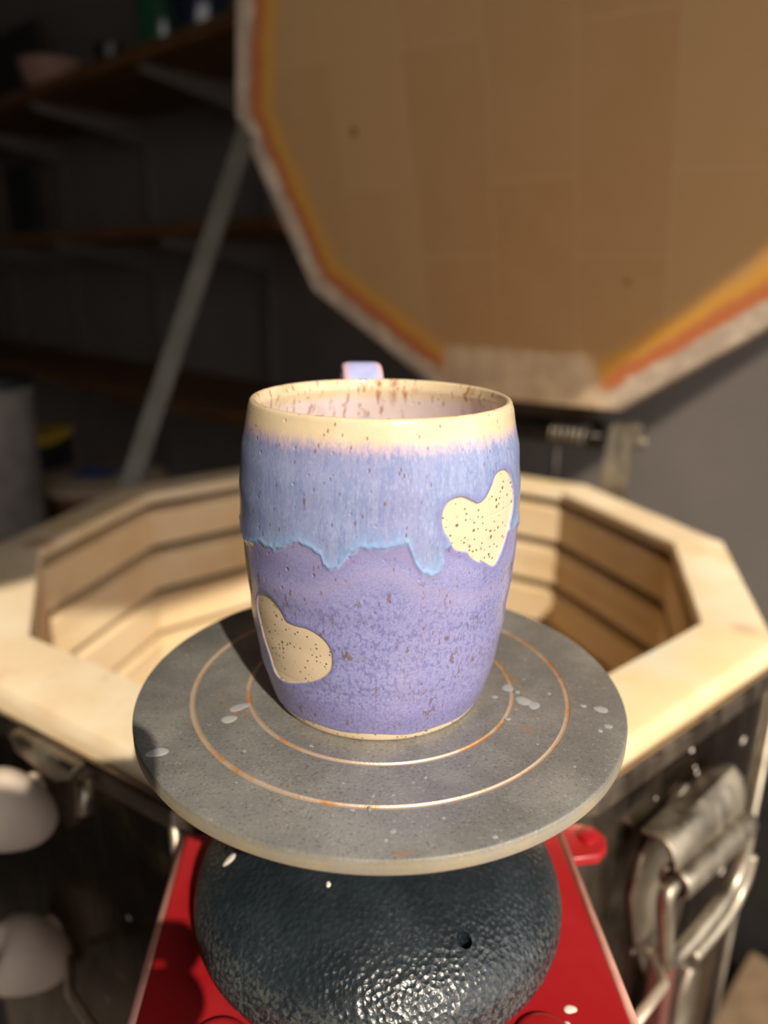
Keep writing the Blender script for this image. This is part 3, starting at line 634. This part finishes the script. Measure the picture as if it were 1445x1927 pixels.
# handle: a flat strap rising just above the rim at the back
def handle_mat():
    t = NT('handle_glaze'); x = t.attr('across')
    c = t.mix(t.ramp(t.noise(120, 4, .65), .35, .65), (.36,.40,.74), (.46,.48,.80))
    c = t.mix(t.mth('MULTIPLY', t.ramp(t.noise(35, 3, .5), .45, .6), .6), c, (.42,.58,.86))
    c = t.mix(t.ramp(x, .60, .78), c, (.66,.46,.56)); c = t.mix(t.ramp(x, .94, 1.0), c, (.30,.24,.40))
    t.set(color=c, rough=.25, coat=.3, coatr=.1); return t.m
hpth = smooth_path([(0,.50,1.03),(0,.55,1.09),(0,.60,1.185),(0,.685,1.235),(0,.79,1.20),(0,.86,1.06),(0,.87,.88),(0,.83,.70),(0,.74,.54),(0,.62,.43),(0,.515,.38)], 8)
ha = R_(98); cs, sn = math.cos(ha), math.sin(ha); v = []; ac = []; f = []; NC = 24
for i, p in enumerate(hpth):
    t = (hpth[min(i+1, len(hpth)-1)]-hpth[max(i-1, 0)]).normalized(); nrm = Vector((1,0,0)).cross(t).normalized()
    fl = 1+.25*max(0, 1-i/8)+.25*max(0, 1-(len(hpth)-1-i)/8)
    for k in range(NC):
        a = 2*PI*k/NC; cx = math.cos(a); sx = math.sin(a)
        X = .094*fl*math.copysign(abs(cx)**.55, cx); Y = .036*math.copysign(abs(sx)**.75, sx)-.010*(1-abs(cx))*(1 if sx > 0 else -1)*.6
        q = p+Vector((X,0,0))+nrm*Y; rad = q.y; tan = q.x
        v.append((MX+rad*cs-(-tan)*sn*1.0, MY+rad*sn-tan*cs, q.z)); ac.append(abs(cx)**.55)
n_ = len(hpth)
for i in range(n_-1):
    for k in range(NC): f.append((i*NC+k, i*NC+(k+1) % NC, (i+1)*NC+(k+1) % NC, (i+1)*NC+k))
f += [tuple(range(NC)), tuple((n_-1)*NC+k for k in range(NC))]
ho = mk('handle', v, f, handle_mat(), mug, smooth=True)
a_ = ho.data.attributes.new('across', 'FLOAT', 'POINT'); a_.data.foreach_set('value', ac)

# ------------------------------------------------------------------ wall shelving
woodm = NT('shelf_wood'); wn = woodm.noise(12, 5, .6, woodm.mp((1,1,6), rot=(0,0,PH)))
woodm.set(color=woodm.mix(woodm.ramp(wn, .3, .7), (.11,.048,.016), (.18,.085,.032)), rough=.7); woodm = woodm.m
upm = simple('pale_shelf_rail', (.14,.12,.11), .6, 0, .05)
shelf = thing('wall_shelving', 'dark wooden wall shelves on pale uprights and brackets behind the kiln', 'shelving', UV((WU, 24, FLOOR)))
for v0 in (15.9, 22.1, 28.3, 34.5):
    MB().box((WU-.12, v0-.16, -6), (WU, v0+.16, 7.2), UV).obj('upright', upm, shelf)
for zb, dep, v0, v1 in ((6.35, 3.8, 11, 44), (2.52, 3.6, 11, 44), (-1.75, 3.8, 9, 44)):
    mod_bevel(MB().box((WU-dep, v0, zb), (WU-.13, v1, zb+.30), UV).obj('shelf_board', woodm, shelf), .03)
    for vv_ in (15.9, 22.1, 28.3, 34.5):
        b = MB(); pr = [(WU-dep+.2, zb-.001), (WU-.12, zb-.001), (WU-.12, zb-.75), (WU-dep+.2, zb-.18)]
        b.prism([(p[0], p[1]) for p in pr], lambda p: UV((p.x, p.z, p.y)), vv_-.10, vv_+.10); b.obj('bracket', upm, shelf)
# things on the shelves
SH1 = 6.65; SH2 = 2.82
def lathe_thing(name, lab, cat, uvz, prof, mat, n=32, group=None):
    c = UV(uvz); o = MB().lathe([(r, z+uvz[2]) for r, z in prof], (c.x, c.y), n).obj(name, mat, None, smooth=45, at=c); return tag(o, lab, cat, group)
lathe_thing('bowl', 'pinkish clay bowl on the top shelf at far left', 'bowl', (9.6, 22.9, SH1), [(.5,0),(.6,.06),(.9,.45),(1.02,1.0),(.95,1.02),(.8,.5),(.3,.15)], simple('pink_clay', (.42,.24,.19), .8))
tag(MB().box((10.9,26.9,SH1),(11.1,31.6,9.9), UV).obj('dark_panel', simple('black_board', (.03,.03,.035), .6), None), 'black board standing on the top shelf behind the bowl', 'board')
lathe_thing('bottle', 'green glass bottle on the top shelf near the kiln lid', 'bottle', (9.6, 16.7, SH1), [(.62,0),(.66,.1),(.66,2.2),(.3,3.0),(.28,3.8)], simple('green_glass', (.02,.10,.05), .15, 0, .1, 30, 0, .5))
lathe_thing('bottle', 'dark navy bottle on the top shelf beside the green one', 'bottle', (9.6, 15.1, SH1), [(.62,0),(.66,.1),(.66,2.4),(.3,3.2),(.28,3.8)], simple('navy_glass', (.01,.02,.05), .15, 0, .1, 30, 0, .5))
lathe_thing('jar', 'small black jar on the front of the top shelf', 'jar', (8.9, 18.2, SH1), [(.35,0),(.4,.08),(.4,.55),(.3,.6)], simple('black_glaze', (.015,.015,.015), .3))
tag(MB().box((10.95,28.75,SH2),(11.1,31.2,5.55), UV).obj('dark_panel', simple('dark_framed_board', (.02,.022,.026), .6), None), 'black board leaning upright on the middle shelf', 'board')

# lower left: stool with a round bat, bin and tub
st = thing('stool', 'low wooden stool behind the kiln on the left, carrying a round board', 'stool', (-5.7,12.0,FLOOR))
MB().lathe([(1.2,-2.75),(1.25,-2.7),(1.25,-2.52),(1.2,-2.47)], (-5.7,12.0), 32).obj('seat', woodm, st, smooth=40)
for a in (0.7, 2.27, 3.84, 5.41): MB().tube([(-5.7+.7*math.cos(a), 12+.7*math.sin(a), -2.7), (-5.7+1.1*math.cos(a), 12+1.1*math.sin(a), FLOOR)], .12, 10).obj('leg', woodm, st, smooth=True)
tag(MB().lathe([(1.2,-2.465),(1.3,-2.44),(1.3,-2.34),(1.25,-2.3)], (-5.8,11.9), 48).obj('round_bat', simple('tan_bat', (.34,.25,.17), .8), None, smooth=40), 'round tan board lying on the stool behind the kiln rim', 'board')
rg = []; ff = []
for i in range(13):
    for j in range(13):
        x = -6.3+i*.07; y = 11.5+j*.07; rg.append((x, y, -2.26+.10*abs(mnoise.noise(Vector((x*3, y*3, 1)))) +.06*math.exp(-((i-6)**2+(j-6)**2)/12)))
for i in range(12):
    for j in range(12): ff.append((i*13+j, i*13+j+1, (i+1)*13+j+1, (i+1)*13+j))
cl = mk('cloth', rg, ff, simple('navy_cloth', (.03,.05,.16), .9), None, smooth=True); cl.modifiers.new('s', 'SOLIDIFY').thickness = .002
tag(cl, 'crumpled dark blue cloth on the round tan board', 'cloth')
bn = thing('bin', 'tall pale grey bin at the left edge behind the kiln', 'bin', (-7.0,10,FLOOR))
MB().lathe([(.75,FLOOR),(.82,FLOOR+.1),(.95,-.4),(1.0,-.38),(1.0,-.25),(.92,-.25),(.86,-.5),(.72,FLOOR+.3)], (-7.15,10), 40).obj('bin_body', simple('grey_plastic', (.17,.15,.14), .6), bn, smooth=40)
MB().lathe([(1.02,-.24),(1.04,-.20),(1.0,-.06),(.5,.04),(.001,.06)], (-7.15,10), 40).obj('bin_lid', simple('black_plastic', (.012,.012,.012), .5), bn, smooth=40)
tb_ = thing('tub', 'black tub with a yellow lid beside the grey bin', 'tub', (-7.6,12.9,FLOOR))
MB().box((-8.5,12.6,FLOOR),(-7.15,13.8,-1.87)).obj('tub_body', simple('black_tub_plastic', (.010,.010,.014), .5), tb_)
mod_bevel(MB().box((-8.55,12.55,-1.87),(-7.1,13.85,-1.66)).obj('tub_lid', simple('yellow_plastic', (.40,.26,.02), .5), tb_), .04)

# lower right: dark bin and carton behind the kiln
bb = thing('storage_crate', 'black plastic storage crate standing against the wall at right', 'crate', UV((10.2, 2.6, FLOOR)))
mod_bevel(MB().box((8.9,-.8,FLOOR),(11.7,3.9,-5.3), UV).obj('crate_body', simple('black_crate', (.022,.020,.019), .55), bb), .1)
mod_bevel(MB().box((8.8,-.9,-5.3),(11.8,4.0,-5.0), UV).obj('crate_lid', simple('black_crate_lid', (.024,.022,.02), .5), bb), .08)
mod_bevel(tag(MB().box((6.2,-2.9,FLOOR),(8.5,.0,-8.3), UV).obj('carton', simple('brown_cardboard', (.22,.145,.085), .85), None), 'brown cardboard carton on the floor at lower right', 'carton'), .05)


# ------------------------------------------------------------------ the photographer, standing at the camera and holding a phone
def skin(name, nodes, edges, mat, parent, root=0, lv=2):
    me = bpy.data.meshes.new(name); o = bpy.data.objects.new(name, me); C.objects.link(o); o.parent = parent; base = org(parent)
    me.from_pydata([Vector(n[0])*S-base for n in nodes], edges, [])
    m = o.modifiers.new('skin', 'SKIN'); m.use_smooth_shade = True
    for i, n in enumerate(nodes):
        d = me.skin_vertices[0].data[i]; r = n[1] if isinstance(n[1], tuple) else (n[1], n[1]); d.radius = (r[0]*S, r[1]*S); d.use_root = (i == root)
    s_ = o.modifiers.new('sub', 'SUBSURF'); s_.levels = s_.render_levels = lv
    me.materials.append(mat); return o
per = thing('person', 'person in a dark sweater and jeans standing and holding up a phone', 'person', (.6,-6.3,FLOOR))
skinm = simple('skin', (.62,.40,.29), .55, 0, .04, 20); sweater = simple('charcoal_sweater', (.045,.047,.055), .9, 0, .1, 40, .3); jeans = simple('blue_denim', (.05,.08,.15), .9, 0, .15, 40, .3)
shoe = simple('dark_shoe', (.03,.03,.03), .6); hairm = simple('brown_hair', (.06,.035,.02), .6, 0, .2, 60)
hx, hy = .36, -6.05
arms = [((2.2,-6.35,1.35),.50), ((2.6,-6.4,.1),.40), ((2.75,-6.4,-1.1),.34), ((2.8,-6.1,-2.4),.27), ((2.8,-5.85,-3.4),.18),
  ((-1.0,-6.35,1.45),.50), ((-1.5,-6.0,.1),.40), ((-1.6,-5.5,-.9),.34), ((-1.1,-4.3,-.55),.27), ((-.42,-3.4,-.05),.18)]
legs = [((1.1,-6.3,-3.9),(.80,.80)), ((1.15,-6.2,-7.4),.52), ((1.15,-6.35,-11.2),.34), ((.10,-6.3,-3.9),(.80,.80)), ((.05,-6.2,-7.4),.52), ((.05,-6.35,-11.2),.34)]
body_n = [((.6,-6.3,-3.0),(1.1,.65)), ((.6,-6.32,-1.6),(.85,.52)), ((.6,-6.35,.2),(.95,.58)), ((.6,-6.38,1.35),(.75,.45)), ((.5,-6.3,2.05),.42), ((hx+.04,-6.2,2.55),.46),
  ((hx,hy+.02,3.05),(.60,.68)), ((hx,hy,3.6),(.72,.84)), ((hx,hy-.05,4.1),(.58,.66))] + arms + legs
body_e = [(0,1),(1,2),(2,3),(3,4),(4,5),(5,6),(6,7),(7,8),(3,9),(9,10),(10,11),(11,12),(12,13),(3,14),(14,15),(15,16),(16,17),(17,18),(0,19),(19,20),(20,21),(0,22),(22,23),(23,24)]
skin('body', body_n, body_e, skinm, per)
def up(n, g): q = n[1] if isinstance(n[1], tuple) else (n[1],)*2; return (n[0], (q[0]+g, q[1]+g))
sw_n = [((.6,-6.3,-3.9),(1.45,1.0)), ((.6,-6.3,-3.0),(1.42,.98)), ((.6,-6.32,-1.6),(1.25,.85)), ((.6,-6.35,.2),(1.42,.92)), ((.6,-6.36,1.4),(1.25,.85)), ((.56,-6.33,2.0),(.72,.62))] + [up(n, .12) for n in arms[:4]] + [up(n, .12) for n in arms[5:9]]
skin('sweater', sw_n, [(0,1),(1,2),(2,3),(3,4),(4,5),(4,6),(6,7),(7,8),(8,9),(4,10),(10,11),(11,12),(12,13)], sweater, per, root=1)
jn = [((.6,-6.3,-2.6),(1.2,.75)), ((.6,-6.3,-3.3),(1.28,.85))] + [up(n, .09) for n in legs]
skin('jeans', jn, [(0,1),(1,2),(2,3),(3,4),(1,5),(5,6),(6,7)], jeans, per, root=1)
for x in (1.15, .05): skin('shoe', [((x,-6.5,-11.7),(.34,.26)),((x,-6.0,-11.72),(.36,.24)),((x,-5.3,-11.78),(.34,.18)),((x,-6.4,-11.3),.36)], [(0,1),(1,2),(0,3)], shoe, per)
skin('nose', [((hx,hy+.68,3.48),.06),((hx,hy+.80,3.27),.09),((hx,hy+.68,3.18),.08)], [(0,1),(1,2)], skinm, per)
skin('mouth', [((hx-.22,hy+.58,2.93),.04),((hx,hy+.63,2.93),.06),((hx+.22,hy+.58,2.93),.04)], [(0,1),(1,2)], simple('lips', (.45,.18,.15), .5), per)
for sx in (-1, 1):
    MB().lathe([(.001,-.09),(.06,-.07),(.09,0),(.06,.07),(.001,.09)], n=16, M=Matrix.Translation((hx+sx*.26, hy+.60, 3.55))).obj('eye', simple('eye_white', (.75,.72,.7), .3), per, smooth=True)
    skin('ear', [((hx+sx*.62,hy+.05,3.58),(.10,.14)),((hx+sx*.62,hy+.03,3.33),(.08,.12))], [(0,1)], skinm, per)
hv = MB(); hp_ = [(.001,-.98)]+[(.76*math.cos(a), .96*math.sin(a)) for a in [R_(q) for q in range(-75, 90, 12)]]+[(.001,.96)]
hv.lathe(hp_, n=40, cap=False); hv.v = [Vector((hx+v.x, hy-.24+v.y*1.08, 3.80+v.z)) for v in hv.v]
hv.obj('hair', hairm, per, smooth=True)
# hands: palm and five bent fingers each, closed on the phone's edges
def hand(nodes, edges): skin('hand', nodes, edges, skinm, per)
PX = Vector((1,0,0)); PK = Vector((0, math.sin(pitch), math.cos(pitch))); PA = Vector((0, math.cos(pitch), -math.sin(pitch)))
def PP(x, k, a): return Vector((0,-2.7728,1.6424))+PX*x+PK*k+PA*a
nodes = [(PP(-.42,-1.75,-.05),.20), (PP(-.34,-1.35,.10),(.22,.16)), (PP(-.26,-.98,.16),(.30,.12))]; edges = [(0,1),(1,2)]
for i, ln in enumerate((.56,.74,.90,1.04)):
    k = len(nodes); nodes += [(PP(-.02,-ln-.02,.14),.085), (PP(.18,-ln,.10),.080), (PP(.25,-ln+.01,-.04),.072), (PP(.20,-ln+.02,-.16),.062)]; edges += [(2,k),(k,k+1),(k+1,k+2),(k+2,k+3)]
k = len(nodes); nodes += [(PP(-.58,-1.15,.08),.10), (PP(-.76,-.92,-.02),.085), (PP(-.74,-.66,-.12),.07)]; edges += [(1,k),(k,k+1),(k+1,k+2)]
hand(nodes, edges)
nodes = [((2.8,-5.85,-3.4),.18), ((2.8,-5.78,-3.75),(.16,.30)), ((2.8,-5.72,-4.15),(.14,.34))]; edges = [(0,1),(1,2)]
for i, ln in enumerate((.62,.74,.68,.52)):
    yy = -5.45-.17*i; k = len(nodes); nodes += [((2.8,yy,-4.38),.085), ((2.76,yy+.03,-4.38-ln*.5),.078), ((2.66,yy+.02,-4.38-ln),.065)]; edges += [(2,k),(k,k+1),(k+1,k+2)]
k = len(nodes); nodes += [((2.72,-5.48,-3.85),.10), ((2.66,-5.28,-4.12),.085), ((2.62,-5.20,-4.42),.07)]; edges += [(1,k),(k,k+1),(k+1,k+2)]
hand(nodes, edges)
ph = thing('phone', 'black smartphone held upright in the left hand of the person', 'phone', PP(-.29,-1.08,-.10))
def rrect(x0, x1, k0, k1, r, n=6):
    P = []
    for cx_, ck, a0 in ((x1-r,k1-r,0),(x0+r,k1-r,90),(x0+r,k0+r,180),(x1-r,k0+r,270)):
        for q in range(n+1): a = R_(a0+90*q/n); P.append((cx_+r*math.cos(a), ck+r*math.sin(a)))
    return P
mod_bevel(MB().prism(rrect(-.665,.085,-1.08,.42,.12), lambda p: PP(p.x, p.y, p.z), -.11, -.03).obj('case', simple('black_phone_case', (.02,.02,.022), .4), ph), .015)
MB().prism(rrect(-.64,.06,-1.05,.395,.10), lambda p: PP(p.x, p.y, p.z), -.116, -.109).obj('screen', simple('dark_screen', (.01,.01,.012), .08), ph)
